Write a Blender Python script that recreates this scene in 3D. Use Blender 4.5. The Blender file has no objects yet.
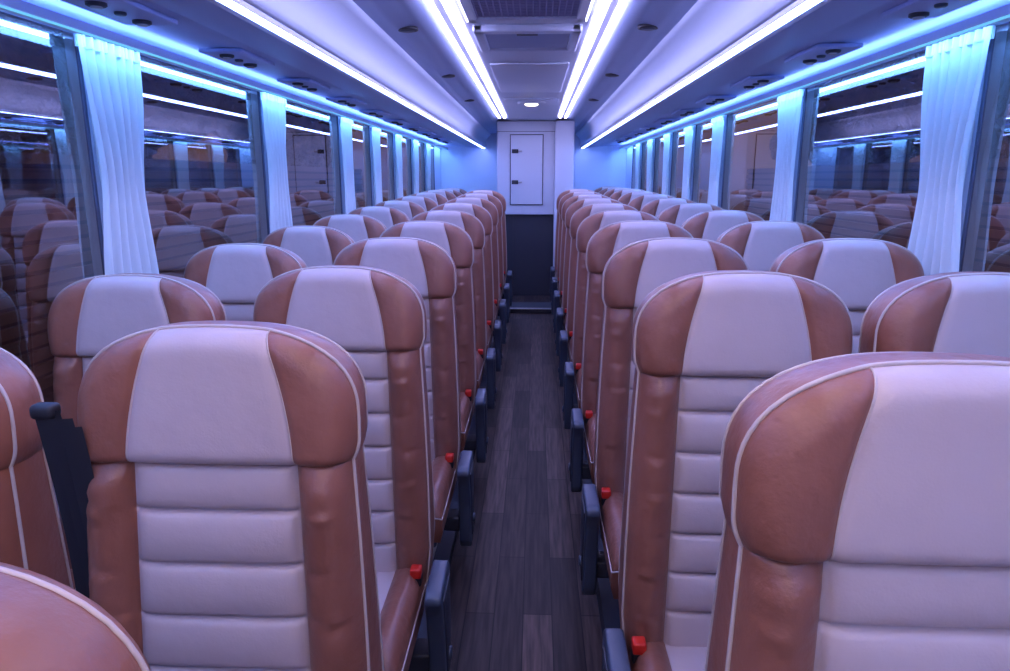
import bpy, bmesh, math, random
from mathutils import Vector
random.seed(3)
scene=bpy.context.scene
EYE=1.35; F=703.0
FZ=-.13              # aisle floor level
CX=-0.045            # bus centre line
XL,XR=-1.45,1.36     # inner wall planes
Y0,Y1=-2.2,11.0
# ---------------------------------------------------------------- materials
def mat(name,col,rough=.5,metal=0,spec=.5,bump=None,coat=0):
    m=bpy.data.materials.new(name); m.use_nodes=True
    nt=m.node_tree; b=nt.nodes['Principled BSDF']
    b.inputs['Base Color'].default_value=(*col,1); b.inputs['Roughness'].default_value=rough
    b.inputs['Metallic'].default_value=metal; b.inputs['Specular IOR Level'].default_value=spec
    b.inputs['Coat Weight'].default_value=coat; b.inputs['Coat Roughness'].default_value=.3
    if bump:
        tc=nt.nodes.new('ShaderNodeTexCoord'); prev=None
        for sc,st,dist,det in bump:
            n=nt.nodes.new('ShaderNodeTexNoise'); n.inputs['Scale'].default_value=sc; n.inputs['Detail'].default_value=det
            nt.links.new(tc.outputs['Object'],n.inputs['Vector'])
            bp=nt.nodes.new('ShaderNodeBump'); bp.inputs['Strength'].default_value=st; bp.inputs['Distance'].default_value=dist
            nt.links.new(n.outputs['Fac'],bp.inputs['Height'])
            if prev: nt.links.new(prev.outputs['Normal'],bp.inputs['Normal'])
            prev=bp
        nt.links.new(prev.outputs['Normal'],b.inputs['Normal'])
    return m
def vary(m,c1,c2,scale=3,r1=None,r2=None):
    nt=m.node_tree; b=nt.nodes['Principled BSDF']
    tc=nt.nodes.new('ShaderNodeTexCoord'); n=nt.nodes.new('ShaderNodeTexNoise'); n.inputs['Scale'].default_value=scale; n.inputs['Detail'].default_value=4
    r=nt.nodes.new('ShaderNodeValToRGB'); r.color_ramp.elements[0].color=(*c1,1); r.color_ramp.elements[1].color=(*c2,1)
    r.color_ramp.elements[0].position=.3; r.color_ramp.elements[1].position=.7
    nt.links.new(tc.outputs['Object'],n.inputs['Vector']); nt.links.new(n.outputs['Fac'],r.inputs['Fac']); nt.links.new(r.outputs['Color'],b.inputs['Base Color'])
    if r1:
        mr=nt.nodes.new('ShaderNodeMapRange'); mr.inputs['From Min'].default_value=.3; mr.inputs['From Max'].default_value=.7; mr.inputs['To Min'].default_value=r1; mr.inputs['To Max'].default_value=r2
        nt.links.new(n.outputs['Fac'],mr.inputs['Value']); nt.links.new(mr.outputs[0],b.inputs['Roughness'])
M_beige=mat('leather_beige',(.56,.44,.42),.43,bump=[(260,.14,.002,2),(34,.18,.004,3),(9,.32,.012,3)],coat=.05)
vary(M_beige,(.455,.355,.345),(.525,.415,.40),5,.38,.48)
M_brown=mat('leather_brown',(.34,.12,.08),.40,bump=[(240,.16,.002,2),(42,.28,.004,4),(14,.42,.014,3)],coat=.06)
vary(M_brown,(.205,.074,.046),(.285,.104,.066),6,.34,.46)
M_pipe=mat('piping_silver',(.50,.41,.37),.4)
M_plas=mat('plastic_slate',(.05,.065,.10),.38,bump=[(300,.1,.001,2)])
M_black=mat('black_webbing',(.012,.013,.02),.55,bump=[(400,.2,.001,1)])
M_red=mat('buckle_red',(.62,.02,.01),.4)
M_metal=mat('metal',(.5,.5,.52),.35,metal=1)
M_white=mat('interior_white',(.62,.64,.72),.38)
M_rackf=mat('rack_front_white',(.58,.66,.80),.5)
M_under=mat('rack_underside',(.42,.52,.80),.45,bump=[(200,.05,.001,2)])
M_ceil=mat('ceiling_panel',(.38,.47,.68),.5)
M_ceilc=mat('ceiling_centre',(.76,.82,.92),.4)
M_dark=mat('dark_trim',(.03,.032,.045),.5)
M_wall=mat('wall_panel',(.56,.63,.76),.55,bump=[(150,.1,.001,2)])
M_frame=mat('window_frame',(.10,.12,.2),.5)
M_rear=mat('rear_panel',(.70,.73,.80),.45)
def emis(name,c,s):
    m=bpy.data.materials.new(name); m.use_nodes=True; nt=m.node_tree
    nt.nodes.remove(nt.nodes['Principled BSDF']); e=nt.nodes.new('ShaderNodeEmission')
    e.inputs['Color'].default_value=(*c,1); e.inputs['Strength'].default_value=s
    nt.links.new(e.outputs[0],nt.nodes['Material Output'].inputs['Surface']); return m
E_ceil=emis('led_ceiling',(.50,.47,1.0),22)
E_ceilw=emis('led_ceiling_warm_fill',(1.0,.78,.84),20)  # unseen near segments, warm tint added to warm the foreground seats
E_trim=emis('glow_grille_edge',(.6,.6,1.0),8)
E_rack=emis('led_rack',(.21,.32,1.0),34)
E_win=emis('led_curtain_wash',(.14,.36,1.0),34)
E_fill=emis('added_underside_fill',(.16,.30,1.0),18)  # hidden tube added to brighten the rack underside
E_line=emis('led_window_edge',(.16,.55,.95),1.1)
E_warm=emis('lamp_warm',(1,.85,.7),6)
# floor : planks
M_floor=bpy.data.materials.new('floor_planks'); M_floor.use_nodes=True
nt=M_floor.node_tree; b=nt.nodes['Principled BSDF']
tc=nt.nodes.new('ShaderNodeTexCoord'); mp=nt.nodes.new('ShaderNodeMapping'); mp.inputs['Rotation'].default_value=(0,0,math.pi/2); mp.inputs['Location'].default_value=(.3,.03,0)
br=nt.nodes.new('ShaderNodeTexBrick'); br.inputs['Scale'].default_value=1; br.inputs['Brick Width'].default_value=.75; br.inputs['Row Height'].default_value=.1
br.inputs['Mortar Size'].default_value=.002; br.inputs['Color1'].default_value=(.082,.056,.050,1); br.inputs['Color2'].default_value=(.022,.015,.014,1); br.inputs['Mortar'].default_value=(.004,.003,.004,1)
br.inputs['Bias'].default_value=0
nt.links.new(tc.outputs['Object'],mp.inputs['Vector']); nt.links.new(mp.outputs['Vector'],br.inputs['Vector'])
mp2=nt.nodes.new('ShaderNodeMapping'); mp2.inputs['Scale'].default_value=(40,2.2,1); nt.links.new(tc.outputs['Object'],mp2.inputs['Vector'])
no=nt.nodes.new('ShaderNodeTexNoise'); no.inputs['Scale'].default_value=2; no.inputs['Detail'].default_value=6; nt.links.new(mp2.outputs['Vector'],no.inputs['Vector'])
mx=nt.nodes.new('ShaderNodeMixRGB'); mx.blend_type='MULTIPLY'; mx.inputs['Fac'].default_value=1
rp=nt.nodes.new('ShaderNodeValToRGB'); rp.color_ramp.elements[0].position=.35; rp.color_ramp.elements[0].color=(.45,.45,.45,1); rp.color_ramp.elements[1].position=.65; rp.color_ramp.elements[1].color=(1.3,1.25,1.2,1)
nt.links.new(no.outputs['Fac'],rp.inputs['Fac']); nt.links.new(br.outputs['Color'],mx.inputs[1]); nt.links.new(rp.outputs['Color'],mx.inputs[2]); nt.links.new(mx.outputs[0],b.inputs['Base Color'])
b.inputs['Roughness'].default_value=.5; b.inputs['Specular IOR Level'].default_value=.2
# window glass: tinted pane, part mirror, part see-through
M_glass=bpy.data.materials.new('tinted_glass'); M_glass.use_nodes=True; nt=M_glass.node_tree; nt.nodes.remove(nt.nodes['Principled BSDF'])
tr=nt.nodes.new('ShaderNodeBsdfTransparent'); tr.inputs['Color'].default_value=(.62,.52,.44,1)
gl=nt.nodes.new('ShaderNodeBsdfGlossy'); gl.inputs['Color'].default_value=(.95,.92,.95,1); gl.inputs['Roughness'].default_value=.015
ms=nt.nodes.new('ShaderNodeMixShader'); ms.inputs['Fac'].default_value=.34
nt.links.new(tr.outputs[0],ms.inputs[1]); nt.links.new(gl.outputs[0],ms.inputs[2]); nt.links.new(ms.outputs[0],nt.nodes['Material Output'].inputs['Surface'])
# curtain
M_curt=bpy.data.materials.new('curtain_cloth'); M_curt.use_nodes=True; nt=M_curt.node_tree; nt.nodes.remove(nt.nodes['Principled BSDF'])
d=nt.nodes.new('ShaderNodeBsdfDiffuse'); d.inputs['Color'].default_value=(.68,.78,.80,1)
t=nt.nodes.new('ShaderNodeBsdfTranslucent'); t.inputs['Color'].default_value=(.65,.75,.8,1)
ms=nt.nodes.new('ShaderNodeMixShader'); ms.inputs['Fac'].default_value=.2
nt.links.new(d.outputs[0],ms.inputs[1]); nt.links.new(t.outputs[0],ms.inputs[2]); nt.links.new(ms.outputs[0],nt.nodes['Material Output'].inputs['Surface'])
# ---------------------------------------------------------------- mesh helper
class MB:
    def __init__(s): s.v=[]; s.f=[]; s.m=[]; s.mats=[]; s.sm=[]
    def mi(s,m):
        if m not in s.mats: s.mats.append(m)
        return s.mats.index(m)
    def face(s,idx,m,smooth=True): s.f.append(idx); s.m.append(s.mi(m)); s.sm.append(smooth)
    def grid(s,rows,m,fn=None,flip=False,closed=False,smooth=True):
        base=len(s.v); nr=len(rows); nc=len(rows[0])
        for r in rows: s.v.extend(r)
        for i in range(nr-1):
            for j in range(nc if closed else nc-1):
                a=base+i*nc+j; b2=base+i*nc+(j+1)%nc; c=base+(i+1)*nc+(j+1)%nc; d2=base+(i+1)*nc+j
                q=[a,b2,c,d2]
                if flip: q.reverse()
                s.face(q,fn(i,j) if fn else m,smooth)
    def tube(s,pts,r,m,n=6,closed=False):
        P=[Vector(p) for p in pts]; rings=[]; N=len(P)
        up=Vector((0,1,0))
        for i in range(N):
            a=P[i-1] if (i>0 or closed) else P[i]; b2=P[(i+1)%N] if (i<N-1 or closed) else P[i]
            t=(b2-a)
            if t.length<1e-9: t=Vector((0,0,1))
            t.normalize(); u=up.cross(t)
            if u.length<1e-3: u=Vector((1,0,0)).cross(t)
            u.normalize(); w=t.cross(u)
            rings.append([tuple(P[i]+u*(r*math.cos(2*math.pi*k/n))+w*(r*math.sin(2*math.pi*k/n))) for k in range(n)])
        if closed: rings.append(rings[0])
        s.grid(rings,m,closed=True)
    def box(s,x0,x1,y0,y1,z0,z1,m,bev=0):
        bm=bmesh.new(); bmesh.ops.create_cube(bm,size=1)
        for v in bm.verts: v.co=Vector(((x0+x1)/2+v.co.x*(x1-x0),(y0+y1)/2+v.co.y*(y1-y0),(z0+z1)/2+v.co.z*(z1-z0)))
        if bev>0: bmesh.ops.bevel(bm,geom=bm.edges[:],offset=bev,segments=3,profile=.5,affect='EDGES')
        base=len(s.v); bm.verts.index_update()
        for v in bm.verts: s.v.append(tuple(v.co))
        for f in bm.faces: s.face([base+v.index for v in f.verts],m,bev>0)
        bm.free()
    def prism(s,poly,axis,a0,a1,m,bev=0,smooth=False):
        bm=bmesh.new()
        def P(p,a): return (a,p[0],p[1]) if axis=='x' else (p[0],a,p[1])
        A=[bm.verts.new(P(p,a0)) for p in poly]; B=[bm.verts.new(P(p,a1)) for p in poly]
        bm.faces.new(A); bm.faces.new(B[::-1])
        n=len(poly)
        for i in range(n): bm.faces.new([A[i],B[i],B[(i+1)%n],A[(i+1)%n]])
        bmesh.ops.recalc_face_normals(bm,faces=bm.faces[:])
        if bev>0: bmesh.ops.bevel(bm,geom=bm.edges[:],offset=bev,segments=3,profile=.5,affect='EDGES')
        base=len(s.v); bm.verts.index_update()
        for v in bm.verts: s.v.append(tuple(v.co))
        for f in bm.faces: s.face([base+v.index for v in f.verts],m,smooth or bev>0)
        bm.free()
    def disc(s,c,r,h,m,axis='z',n=24):
        rows=[]
        for rr,hh in ((0,-h/2),(r*.8,-h/2),(r,-h/4),(r,h/2),(0,h/2)):
            ring=[]
            for k in range(n):
                a=2*math.pi*k/n; p=(rr*math.cos(a),rr*math.sin(a))
                if axis=='z': ring.append((c[0]+p[0],c[1]+p[1],c[2]+hh))
                elif axis=='x': ring.append((c[0]+hh,c[1]+p[0],c[2]+p[1]))
                else: ring.append((c[0]+p[0],c[1]+hh,c[2]+p[1]))
            rows.append(ring)
        s.grid(rows,m,closed=True)
    def mesh(s,name):
        me=bpy.data.meshes.new(name); me.from_pydata(s.v,[],s.f)
        for m in s.mats: me.materials.append(m)
        me.polygons.foreach_set('material_index',s.m); me.polygons.foreach_set('use_smooth',s.sm)
        bm=bmesh.new(); bm.from_mesh(me); bmesh.ops.remove_doubles(bm,verts=bm.verts[:],dist=1e-5); bmesh.ops.recalc_face_normals(bm,faces=bm.faces[:]); bm.to_mesh(me); bm.free()
        me.update(); return me
    def obj(s,name,loc=(0,0,0)):
        o=bpy.data.objects.new(name,s.mesh(name)); o.location=loc; scene.collection.objects.link(o); return o
# ---------------------------------------------------------------- seat
H=1.07; ZH=.846; ZB=.14; A=.155; N=2.5
SEAMS=[.763,.667,.571,.475,.38,.285]
def wid(z):
    if z<ZH: t=(z-ZB)/(ZH-ZB); return .250-.022*t**2+(-.012*max(0,1-t*6))
    return .228
def xbf(z):
    t=(z-ZB)/(ZH-ZB); return .158-.018*t
def base_y(z): return (z-.95)*.085
PC=[0,.03,.07,.14,.24,.36,.5,.64,.76,.85,.91,.95,.975,.99,1.0]
CC=[i/20 for i in range(21)]; CC=sorted(set(CC+[.02,.98]))
cols=[('L',p) for p in PC[::-1]]+[('C',c) for c in CC[1:-1]]+[('R',p) for p in PC]
zr=set()
for i in range(46): zr.add(round(ZB+(ZH-ZB)*i/46,4))
for sm in SEAMS:
    zr={z for z in zr if abs(z-sm)>.013}
    for dz in (-.012,-.007,-.003,0,.003,.007,.012): zr.add(round(sm+dz,4))
zr={z for z in zr if z<ZH-.014}
zr=sorted(zr)+[ZH-.012,ZH-.007,ZH-.003,ZH]
VH=[.004,.012,.03,.06,.1,.15,.2,.27,.34,.41,.48,.55,.62,.69,.75,.8,.85,.89,.92,.945,.965,.98,.992,1.0]
def ztop(q):
    q=min(q,1); return H-A*(1-(max(0,1-q**N))**(1/N))
def edgef(x,z,w):
    g=1-((abs(x)/w)**N+(max(0,z-(H-A))/A)**N)**(1/N)
    e=max(0,g)*.2/.042
    return math.sqrt(max(0,1-(1-min(e,1))**2))
def pt(kind,p,row):
    if row[0]=='b':
        z=row[1]; w=wid(z); xb=xbf(z)
        if kind=='C': x=-xb+2*xb*p
        else: x=(xb+(w-xb)*p)*(1 if kind=='R' else -1)
        v=-1
    else:
        v=row[1]; w=.239-.011*(1-min(1,v/.55))**2
        xb=.140-.006*v-.040*v*v
        if kind=='C': x=-xb+2*xb*p
        else: x=(xb+(w-xb)*p)*(1 if kind=='R' else -1)
        z=ZH+v*(ztop(abs(x)/w)-ZH)
    e=edgef(x,z,w)
    y=base_y(z)-.03*e
    gro=math.exp(-((abs(x)-xb)/.006)**2)
    if v<0:
        y+=.008*gro*e
        if kind=='C':
            d=min(abs(z-sm) for sm in SEAMS+[ZH])
            y+=.008*math.exp(-(d/.005)**2)
            sb=[ZB]+sorted(SEAMS)+[ZH]
            for a,b2 in zip(sb,sb[1:]):
                if a<=z<=b2: y-=.013*math.sin(math.pi*(z-a)/(b2-a))**.55*(1-abs(2*p-1)**8)
        else:
            y-=.032*max(0,math.sin(math.pi*p))**.7*min(1,(ZH-z)/.05+.35)
            s1=1 if kind=='L' else 2.3
            y+=(.002*math.sin(z*88+3*math.sin(z*31)+s1+p*3)+.0014*math.sin(z*170+s1*4-p*5))*math.sin(math.pi*p)
    else:
        roll=math.sqrt(1-(1-min(1,v/.10))**2)
        y-=.022*roll*e*(1-.45*v)
        y+=.006*gro*e
        if kind!='C': y-=.007*math.sin(math.pi*p)*roll
        else: y-=.004*math.sin(math.pi*p)*roll
    return x,y,z,e
rows=[('b',z) for z in zr]+[('h',v) for v in VH]
def build_back(mb):
    front=[];back=[]
    for r in rows:
        fr=[];bk=[]
        for k,p in cols:
            x,y,z,e=pt(k,p,r); fr.append((x,y,z))
            T=.085+.045*max(0,(ZH+.05-z)/.5)
            bk.append((x*.97,base_y(z)+T+.03*e,z if z<ZH else z-.01*(z-ZH)/.2))
        front.append(fr);back.append(bk)
    nb=len(PC)-1; nc=len(cols)
    cidx=lambda j: nb<=j<nc-1-nb
    mb.grid(front,None,fn=lambda i,j: M_beige if cidx(j) else M_brown)
    mb.grid(back,M_brown,flip=True)
    def ring(g): return [r[0] for r in g]+g[-1][1:-1]+[r[-1] for r in g][::-1]
    rf=ring(front); rb=ring(back)
    mids=[]
    for t in (0,.06,.2,.5,.8,.94,1):
        bul=.007*math.sin(math.pi*t)
        rr=[]
        for a,b2 in zip(rf,rb):
            dx,dz=a[0],max(0,a[2]-.85)*2; L=math.hypot(dx,dz) or 1
            rr.append((a[0]*(1-t)+b2[0]*t+bul*dx/L,a[1]*(1-t)+b2[1]*t,a[2]*(1-t)+b2[2]*t+bul*dz/L))
        mids.append(rr)
    mb.grid(mids,M_brown)
    mb.grid([front[0],back[0]],M_brown)
    mb.tube([(p[0]*1.004,p[1]-.001,p[2]+.001*(p[2]>.9)) for p in rf],.0034,M_pipe)
    mb.tube([(p[0]*1.004,p[1],p[2]) for p in rb],.0028,M_pipe,n=5)
    for j in (nb,nc-1-nb):
        hp=[front[i][j] for i in range(len(zr)-1,len(rows))]
        mb.tube([(p[0],p[1]-.0003,p[2]) for p in hp],.0018,M_pipe,n=5)
    sh=[]
    for i,z in enumerate([.17,.21,.4,.6,.75,.82,.84]):
        ww=.20 if 0<i<6 else .17
        T=.085+.045*max(0,(ZH+.05-z)/.5)+.03
        sh.append([(ww*u,base_y(z)+T+(.018 if abs(u)<.95 and 0<i<6 else -.01),z) for u in (-1,-.9,-.5,0,.5,.9,1)])
    mb.grid(sh,M_plas)
DZ=FZ
def build_cushion(mb):
    W=.238; ys=[-.50,-.495,-.485,-.465,-.43,-.37,-.31,-.25,-.19,-.13,-.07,-.02,.02]
    us=[-1,-.985,-.95,-.88,-.8,-.72,-.66,-.645,-.63,-.4,-.2,0,.2,.4,.63,.645,.66,.72,.8,.88,.95,.985,1]
    g=[]
    for y in ys:
        r=[]
        for u in us:
            ef=min((y+.50)/.07,1); es=min((1-abs(u))/.12,1)
            e=math.sqrt(1-(1-ef)**2)*math.sqrt(1-(1-es)**2)
            z=.285+.055*e+DZ
            if abs(u)>.645: z+=.022*math.sin(math.pi*(abs(u)-.645)/.355)*min(1,ef+.2)
            z-=.008*math.exp(-((abs(u)-.645)/.02)**2)*e
            z-=.007*math.exp(-((((y+.02)%.12)-.06)/.008)**2)*(abs(u)<.64)*e
            r.append((u*W,y,z))
        g.append(r)
    mb.grid(g,None,fn=lambda i,j: M_beige if 7<=j<15 else M_brown)
    ring=[r[0] for r in g][::-1]+g[0][1:-1]+[r[-1] for r in g]
    low=[(p[0]*.96,p[1]*.97+.0,.19+DZ) for p in ring]
    mid=[(p[0]*1.01,p[1]*1.01,.24+DZ) for p in ring]
    mb.grid([ring,mid,low],M_brown)
    mb.tube(ring,.003,M_pipe,n=5)
    mb.box(-.21,.21,-.46,.05,.15+DZ,.20+DZ,M_plas,.012)
def build_base(mb):
    for sx in (-.15,.15):
        mb.prism([(p[0],p[1]+DZ) for p in [(-.36,0),(-.30,0),(-.24,.16),(-.06,.16),(-.02,0),(.06,0),(.06,.02),(.02,.17),(-.30,.17)]],'x',sx-.02,sx+.02,M_dark)
    mb.box(-.17,.17,-.38,.08,0+DZ,.012+DZ,M_metal,.003)
    mb.box(-.20,.20,-.2,-.15,.10+DZ,.15+DZ,M_dark,.008)
def seat_mesh(side):
    mb=MB(); build_back(mb); build_cushion(mb); build_base(mb)
    s=side if side else 1
    if side:
        o=.012 if side==1 else 0
        poly=[(p[0],p[1]+DZ) for p in [(-.275,.345),(-.27,.362),(-.25,.372),(-.10,.378),(-.075,.36),(-.07,.30),(-.085,.20),(-.10,.05),(-.12,.015),(-.20,.015),(-.215,.05),(-.225,.2),(-.25,.30)]]
        a,b2=sorted((s*(.252+o),s*(.298+o))); mb.prism(poly,'x',a,b2,M_plas,.008)
        poly2=[(p[0],p[1]+DZ) for p in [(-.235,.335),(-.11,.34),(-.105,.2),(-.125,.06),(-.185,.06),(-.2,.2)]]
        a,b2=sorted((s*(.294+o),s*(.302+o))); mb.prism(poly2,'x',a,b2,M_dark,.003)
        mb.disc((s*(.303+o),-.155,.12+DZ),.018,.012,M_plas,axis='x')
        a,b2=sorted((s*.2,s*(.255+o))); mb.box(a,b2,-.2,-.12,.08+DZ,.14+DZ,M_dark,.008)
    mb.tube([(s*.212,-.02,.26+DZ),(s*.218,-.07,.31+DZ),(s*.222,-.11,.335+DZ)],.009,M_black)
    mb.box(s*.222-.015,s*.222+.015,-.15,-.11,.320+DZ,.362+DZ,M_black,.005)
    mb.box(s*.222-.0155,s*.222+.0155,-.155,-.120,.347+DZ,.376+DZ,M_red,.005)
    mb.box(-s*.215-.02,-s*.215+.02,-.10,-.02,.30+DZ,.345+DZ,M_black,.006)
    return mb.mesh('coach_seat')
ME={1:seat_mesh(1),-1:seat_mesh(-1),0:seat_mesh(0)}
def place(side,x,y,z,rz=0):
    o=bpy.data.objects.new('coach_seat',ME[side]); o.location=(x,y,z); o.rotation_euler=(0,0,rz); scene.collection.objects.link(o); return o
def podL(y): return .038+max(0,min(1,(y-2.0)/6))*.13
def podW(y): return podL(y)-.026
def podR(y): return .074+max(0,min(1,(y-1.6)/6))*.087
LR=[1.12+.79*i for i in range(9)]; RR=[.79+.775*i for i in range(10)]
place(1,-.508,.35,podL(0)-.014,.03)
place(0,-1.14,.33,podW(0),.03)
for y in LR:
    place(1,-.535 if y<1.5 else -.548,y,podL(y)); place(0,-1.14,y,podW(y))
for i,y in enumerate(RR):
    if y>7.9: continue
    place(-1,.480 if i==0 else .468,y,podR(y)); place(0,1.0 if i<2 else 1.03,y,podR(y))
for k in range(3):
    place(0,-1.14,8.23+.79*k,podW(8)); 
    place(0,1.03,8.54+.79*k,podR(8))
# seat belt webbing hanging between the first pair
mb=MB()
def strap(pts,w,m=M_black):
    rows=[]
    for p,tw in pts:
        dx,dy=math.cos(tw)*w/2,math.sin(tw)*w/2
        rows.append([(p[0]-dx,p[1]-dy,p[2]),(p[0],p[1]-.003,p[2]),(p[0]+dx,p[1]+dy,p[2])])
    mb.grid(rows,m)
for dx,ph,w in ((0,0,.045),(.022,.5,.04),(.04,1.0,.035)):
    strap([((-.795+dx+.025*t+.006*math.sin(5*t+ph),1.06-dx*.3+.02*math.sin(3*t),.98-.08*ph*.3-.68*t),.25*math.sin(4*t+ph*2)) for t in [i/18 for i in range(19)]],w)
mb.box(-.82,-.78,1.05,1.08,.965,.99,M_black,.008)
mb.box(-.795,-.745,1.04,1.08,.28,.34,M_black,.008)
mb.obj('seat_belt')
# ---------------------------------------------------------------- shell
mb=MB(); mb.box(XL-.05,XR+.05,Y0,Y1+.05,FZ-.05,FZ,M_floor); mb.obj('floor')
for nm,xa,xb,pf in (('seat_platform',XL+.003,-.32,podW),('seat_platform',.235,XR-.003,podR)):
    mb=MB(); ys=[Y0+.01,.5,1.6,2.0,8.0,8.6]
    mb.grid([[(xa,y,FZ+.001),(xa,y,FZ+pf(y)-.002),(xb,y,FZ+pf(y)-.002),(xb,y,FZ+.001)] for y in ys],M_dark,closed=True,smooth=False)
    xo,xi=(XL+.003,-.7) if xa<0 else (.7,XR-.003)
    mb.box(xo,xi,8.6,Y1-.01,FZ+.001,FZ+pf(8)-.002,M_dark)
    if xa<0: 
        mb.grid([[(-.83,y,FZ+.001),(-.83,y,FZ+podL(y)-.001),(xb,y,FZ+podL(y)-.001),(xb,y,FZ+.001)] for y in ys],M_dark,closed=True,smooth=False)
    mb.obj(nm)
PY=[-.58,.92,2.42,3.92,5.42,6.42,7.45,8.5,9.5]
ZW0,ZW1=.66,1.82
NW=len(PY)
for side,x,sg in (('left',XL,-1),('right',XR,1)):
    mb=MB()
    a,b2=sorted((x,x+sg*.05))
    mb.box(a,b2,Y0,Y1,FZ-.02,ZW0,M_wall)
    mb.box(a,b2,Y0,Y1,ZW1,2.1,M_wall)
    for p in PY: mb.box(a,b2,p-.10,p+.10,ZW0,ZW1,M_wall)
    mb.box(a,b2,Y0,Y0+.05,ZW0,ZW1,M_wall); mb.box(a,b2,10.3,Y1,ZW0,ZW1,M_wall)
    mb.obj('wall_'+side)
    mb=MB(); a,b2=sorted((x-sg*.002,x-sg*.03)); mb.box(a,b2,Y0+.01,Y1-.01,ZW0-.05,ZW0-.01,M_dark,.004); mb.obj('trim_%d'%(1 if sg<0 else 2))
    ed=[Y0-.05]+PY+[10.4]
    for i in range(NW+1):
        ya=ed[i]+.10; yb=ed[i+1]-.10
        mb=MB(); xx=x+sg*.006
        mb.grid([[(xx,ya,ZW0),(xx,yb,ZW0)],[(xx,ya,ZW1),(xx,yb,ZW1)]],M_glass,smooth=False)
        a,b2=sorted((x+sg*.001,x+sg*.009))
        for (p,q,r,s2) in ((ya,yb,ZW0,ZW0+.02),(ya,yb,ZW1-.015,ZW1),(ya,ya+.012,ZW0,ZW1),(yb-.012,yb,ZW0,ZW1)):
            mb.box(a,b2,p,q,r,s2,M_frame)
        mb.obj('window_%d'%(i+1+(0 if sg<0 else NW+1)))
    for k,p in enumerate(PY):
        wd=.30 if k<4 else .27
        rws=[]
        for i in range(31):
            t=i/30; z=1.783-t*(1.783-.64)
            ww=wd*(1.14-.28*math.exp(-((t-.38)/.22)**2)+.02*t)
            r=[]
            for j in range(73):
                u=j/72-.5
                am=.016*(.5+.5*min(1,t*3))
                r.append((x-sg*(.034+am*math.sin(u*2*math.pi*6+.8*math.sin(t*3+k))+.004*math.sin(u*40+t*5)),p+.0+u*ww+.004*math.sin(t*9+u*12),z))
            rws.append(r)
        mb=MB(); mb.grid(rws,M_curt)
        hb=[]
        for t in (0,.3,.7,1):
            hb.append([(x-sg*(.036+.012*math.sin(u*2*math.pi*9)),p+u*wd*1.16,1.783-t*.035) for u in [q/60-.5 for q in range(61)]])
        mb.grid(hb,M_curt)
        mb.obj('curtain')
    # rail: ledge with downward curtain wash and added hidden uplight for the rack, lip towards the cabin
    mb=MB(); a,b2=sorted((x-sg*.004,x-sg*.11)); mb.box(a,b2,Y0+.01,Y1-.01,1.789,1.794,M_white)
    a,b2=sorted((x-sg*.108,x-sg*.114)); mb.box(a,b2,Y0+.01,Y1-.01,1.764,1.800,M_white)
    a,b2=sorted((x-sg*.1141,x-sg*.1165)); mb.box(a,b2,Y0+.01,Y1-.1,1.764,1.771,E_line)
    a,b2=sorted((x-sg*.060,x-sg*.100)); mb.box(a,b2,Y0+.01,Y1-.1,1.784,1.789,E_win)
    a,b2=sorted((x-sg*.070,x-sg*.100)); mb.box(a,b2,Y0+.01,Y1-.1,1.795,1.802,E_fill)
    mb.obj('curtain_rail')
# ---------------------------------------------------------------- luggage racks
for sg in (-1,1):
    X=lambda d: CX+sg*d
    wallx=(XL if sg<0 else XR)-sg*.003
    prof=[(wallx,1.835),(X(1.28),1.835),(X(1.24),1.826),(X(1.02),1.812),(X(1.0),1.818),(X(.98),1.808),(X(.81),1.797),(X(.795),1.80),(X(.715),1.80),(X(.708),1.806),(X(.702),1.825),(X(.708),1.86),(X(.702),1.90),(X(.685),1.94),(X(.66),1.965),(X(.635),1.98),(X(.66),2.03),(wallx,2.05)]
    mb=MB(); rws=[[(p[0],y,p[1]) for p in prof] for y in (Y0+.01,Y1-.01)]
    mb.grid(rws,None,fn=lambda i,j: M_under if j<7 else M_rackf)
    mb.obj('luggage_rack')
    for y in [k*.8+.45 for k in range(-2,12)]:
        mb=MB(); a,b2=sorted((X(1.03),X(1.19)))
        mb.box(a,b2,y-.17,y+.17,1.798,1.812,M_under,.004)
        for dy in (-.11,.11):
            mb.disc((X(1.11),y+dy,1.794),.026,.012,M_dark); mb.disc((X(1.11),y+dy,1.788),.015,.01,M_metal)
        mb.disc((X(1.11),y,1.795),.016,.01,M_plas)
        mb.obj('reading_light_panel')
    mb=MB()
    y=Y0
    while y<Y1-.1:
        L=min(1.16,Y1-.05-y); a,b2=sorted((X(.722),X(.760)))
        mb.box(a,b2,y,y+L,1.784,1.799,E_rack,.004); y+=L+.035
    a,b2=sorted((X(.717),X(.7205))); mb.box(a,b2,Y0,Y1-.05,1.784,1.799,M_white)
    a,b2=sorted((X(.769),X(.792))); mb.box(a,b2,Y0,Y1-.05,1.790,1.799,M_white)
    mb.obj('rack_light_strip')
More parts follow.
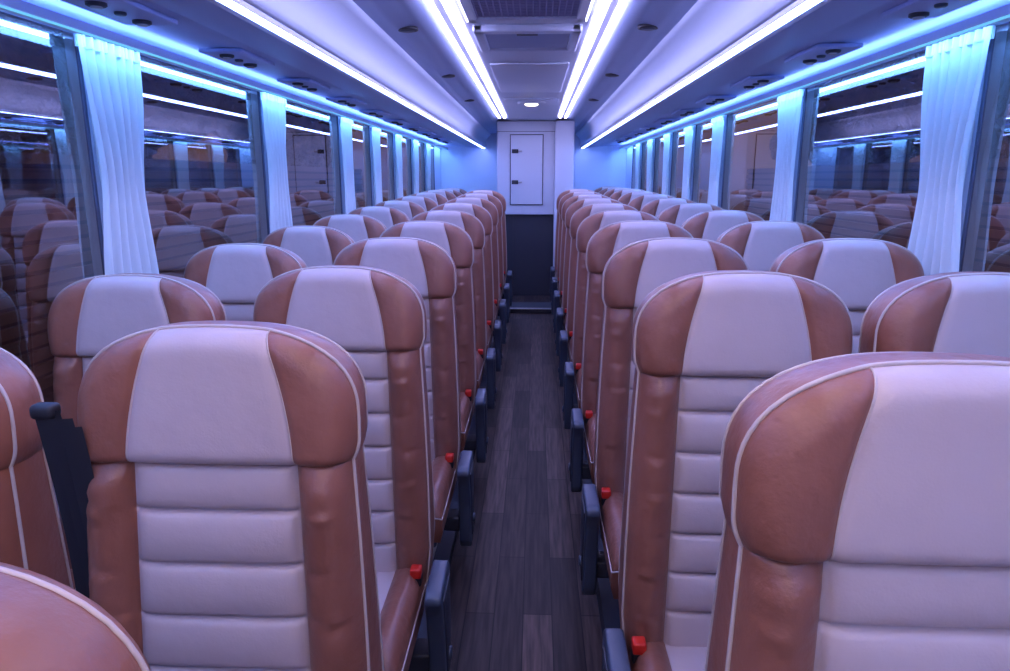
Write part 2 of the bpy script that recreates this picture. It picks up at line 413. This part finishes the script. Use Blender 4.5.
# ---------------------------------------------------------------- ceiling
mb=MB()
prof=[(-.66,1.99),(-.60,2.005),(-.595,2.0),(-.57,2.005),(-.50,2.02),(-.495,2.014),(-.47,2.02),(-.41,2.03),(-.395,2.045),(-.30,2.045),(-.285,2.03),(-.27,2.03),(0,2.035)]
prof=prof+[(-p[0],p[1]) for p in prof[:-1]][::-1]
rws=[[(CX+p[0],y,p[1]) for p in prof] for y in (Y0,Y1+.05)]
nP=len(prof)
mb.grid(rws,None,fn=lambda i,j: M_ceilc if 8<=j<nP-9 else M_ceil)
mb.box(XL-.05,XR+.05,Y0,Y1+.05,2.10,2.14,M_white)
mb.obj('ceiling')
for sg in (-1,1):
    mb=MB(); y=Y0
    while y<8.4:
        L=min(.135,8.5-y)
        for d in (.318,.380):
            mb.box(CX+sg*d-.0125,CX+sg*d+.0125,y,y+L,2.020,2.038,E_ceilw if y<1.0 else E_ceil,.003)
        y+=L+.015
    mb.box(CX+sg*.349-.017,CX+sg*.349+.017,Y0,8.5,2.026,2.045,M_ceilc)
    mb.obj('ceiling_light_strip')
    for y in (1.9,3.4,4.9,6.4):
        mb=MB(); mb.disc((CX+sg*.545,y,2.008),.05,.012,M_dark); mb.disc((CX+sg*.545,y,2.001),.03,.006,M_plas); mb.obj('ceiling_speaker')
# air return grille: dark recess with a real louvre lattice
mb=MB(); mb.box(CX-.215,CX+.215,1.55,3.18,2.018,2.024,M_dark)
M_lat=mat('grille_lattice',(.38,.38,.62),.4)
n=0
yy=1.57
while yy<3.17:
    mb.box(CX-.212,CX+.212,yy,yy+.009,2.010,2.017,M_lat); yy+=.026
xx=-.208
while xx<.21:
    mb.box(CX+xx,CX+xx+.005,1.56,3.17,2.009,2.016,M_lat); xx+=.026
for (a,b2,c,d2) in ((-.25,-.21,1.5,3.24),(.21,.25,1.5,3.24),(-.25,.25,1.5,1.56),(-.25,.25,3.17,3.24)):
    mb.box(CX+a,CX+b2,c,d2,2.0,2.034,M_ceilc,.006)
for a in (-.258,.252): mb.box(CX+a,CX+a+.006,1.5,3.24,2.004,2.012,E_trim)  # glow put on the grille sides for their bright illuminated edges
mb.obj('air_return_grille')
mb=MB()
for (a,b2,c,d2) in ((-.25,.25,3.42,3.48),(-.25,.25,3.90,3.96),(-.25,-.20,3.42,3.96),(.20,.25,3.42,3.96)):
    mb.box(CX+a,CX+b2,c,d2,1.998,2.034,M_ceilc,.01)
mb.box(CX-.21,CX+.21,3.46,3.92,2.012,2.02,M_ceil,.004)
mb.box(CX-.05,CX+.05,3.49,3.52,1.998,2.012,M_plas,.004)
mb.obj('roof_hatch')
mb=MB(); mb.box(CX-.24,CX+.24,4.5,5.9,2.018,2.03,M_ceilc,.006); mb.obj('ceiling_panel')
mb=MB(); mb.disc((CX,6.7,2.02),.13,.03,M_ceilc); mb.disc((CX,6.7,2.002),.06,.02,E_warm); mb.box(CX-.24,CX+.24,6.45,6.95,2.022,2.032,M_ceilc,.004); mb.obj('ceiling_lamp')
# ---------------------------------------------------------------- rear
mb=MB(); mb.box(XL-.05,XR+.05,Y1,Y1+.05,FZ,2.1,M_rear); mb.obj('wall_back')
YC=8.9
mb=MB()
mb.box(-.479,.229,YC,Y1-.01,.905,2.025,M_rear,.008)
mb.box(-.479,-.28,YC+.04,Y1-.01,FZ+.002,.905,M_dark); mb.box(-.28,.25,YC+.06,Y1-.01,FZ+.002,.905,M_dark)
mb.box(.229,.458,YC-.16,Y1-.01,FZ+.002,2.02,M_rear,.01)
mb.box(-.479,.229,YC-.005,YC+.01,1.90,1.905,M_dark)
mb.obj('toilet_cabin')
mb=MB()
mb.box(-.309,.080,YC-.027,YC-.002,1.03,1.86,M_rear,.006)
for z in (1.645,1.275):
    mb.box(-.295,-.215,YC-.038,YC-.024,z,z+.048,M_dark,.006); mb.box(-.215,-.17,YC-.042,YC-.024,z+.013,z+.033,M_metal,.004)
for (a,b2,c,d2) in ((-.319,-.31,1.02,1.87),(.081,.09,1.02,1.87),(-.319,.09,1.861,1.87),(-.319,.09,1.02,1.029)):
    mb.box(a,b2,YC-.015,YC-.002,c,d2,M_dark)
mb.obj('door_1')
mb=MB(); mb.box(-.28,.2,7.75,8.2,FZ,FZ+.05,M_dark,.006); mb.box(-.28,.2,7.74,7.79,FZ+.045,FZ+.056,M_metal,.003); mb.obj('step_plate')
mb=MB(); mb.box(XL-.05,XR+.05,Y0-.05,Y0-.001,FZ,.95,M_wall); mb.box(XL-.05,XR+.05,Y0-.05,Y0-.001,1.9,2.14,M_wall); mb.obj('wall_front')
# ---------------------------------------------------------------- outside
M_asph=mat('asphalt',(.05,.045,.05),.8); M_slat=mat('timber_slats',(.30,.17,.09),.7); M_leaf=mat('foliage',(.07,.08,.03),.8,bump=[(6,1,.2,4)]); vary(M_leaf,(.04,.04,.02),(.34,.21,.08),3); M_bark=mat('bark',(.09,.06,.04),.9)
mb=MB(); mb.grid([[(-40,-20,-1),(40,-20,-1)],[(-40,50,-1),(40,50,-1)]],M_asph,smooth=False); mb.obj('ground')
for X0 in (-5.5,6.5):
    mb=MB(); mb.box(X0-.1,X0+.1,1,22,-1,1.6,M_bark)
    for k in range(16):
        mb.box(X0-.16 if X0>0 else X0+.1,X0-.1 if X0>0 else X0+.16,1,22,-.9+k*.16,-.9+k*.16+.11,M_slat)
    mb.obj('slatted_fence')
random.seed(5)
for (tx,ty,th) in ((-8,5,4.5),(-9,9,5.5),(-8,13,5),(-10,18,6),(9,4,5),(10,8,5.5),(9,12,5),(11,17,6),(-9,1,5),(-9,24,7),(10,23,7),(-8,21,5.5),(9,20,5.5),(-10,29,7),(11,29,7)):
    mb=MB(); mb.tube([(0,0,-1),(.1,0,th*.3),(0,.1,th*.7)],.16,M_bark,n=8)
    for k in range(14):
        bm=bmesh.new(); bmesh.ops.create_icosphere(bm,subdivisions=3,radius=1); base=len(mb.v)
        c=Vector((random.uniform(-1.1,1.1),random.uniform(-1.7,1.7),th*.55+random.uniform(-1.4,1.4))); R=random.uniform(.6,1.1)
        bm.verts.index_update()
        for v in bm.verts:
            q=v.co; s2=1+.18*math.sin(q.x*9+k)*math.sin(q.y*8)*math.sin(q.z*10)+random.uniform(-.09,.09); mb.v.append(tuple(c+q*R*s2))
        for f in bm.faces: mb.face([base+v.index for v in f.verts],M_leaf,False)
        bm.free()
    mb.obj('tree',(tx,ty,0))
w=bpy.data.worlds.new('world'); scene.world=w; w.use_nodes=True; nt=w.node_tree; bg=nt.nodes['Background']
tc=nt.nodes.new('ShaderNodeTexCoord'); sp=nt.nodes.new('ShaderNodeSeparateXYZ'); r=nt.nodes.new('ShaderNodeValToRGB')
r.color_ramp.elements[0].position=.48; r.color_ramp.elements[0].color=(.10,.06,.04,1); r.color_ramp.elements[1].position=.72; r.color_ramp.elements[1].color=(.12,.13,.28,1)
e=r.color_ramp.elements.new(.53); e.color=(.30,.19,.13,1)
ma=nt.nodes.new('ShaderNodeMapRange'); ma.inputs['From Min'].default_value=-1; ma.inputs['From Max'].default_value=1
nt.links.new(tc.outputs['Generated'],sp.inputs[0]); nt.links.new(sp.outputs['Z'],ma.inputs['Value']); nt.links.new(ma.outputs[0],r.inputs['Fac']); nt.links.new(r.outputs['Color'],bg.inputs['Color'])
bg.inputs['Strength'].default_value=.7
# camera
cam=bpy.data.cameras.new('camera'); co=bpy.data.objects.new('camera',cam); scene.collection.objects.link(co)
co.location=(0,0,EYE); co.rotation_euler=(math.pi/2-math.atan(157.5/F),0,math.atan(30/F)); cam.sensor_width=36; cam.lens=F/1010*36
cam.clip_start=.02
scene.camera=co
scene.view_settings.view_transform='Standard'
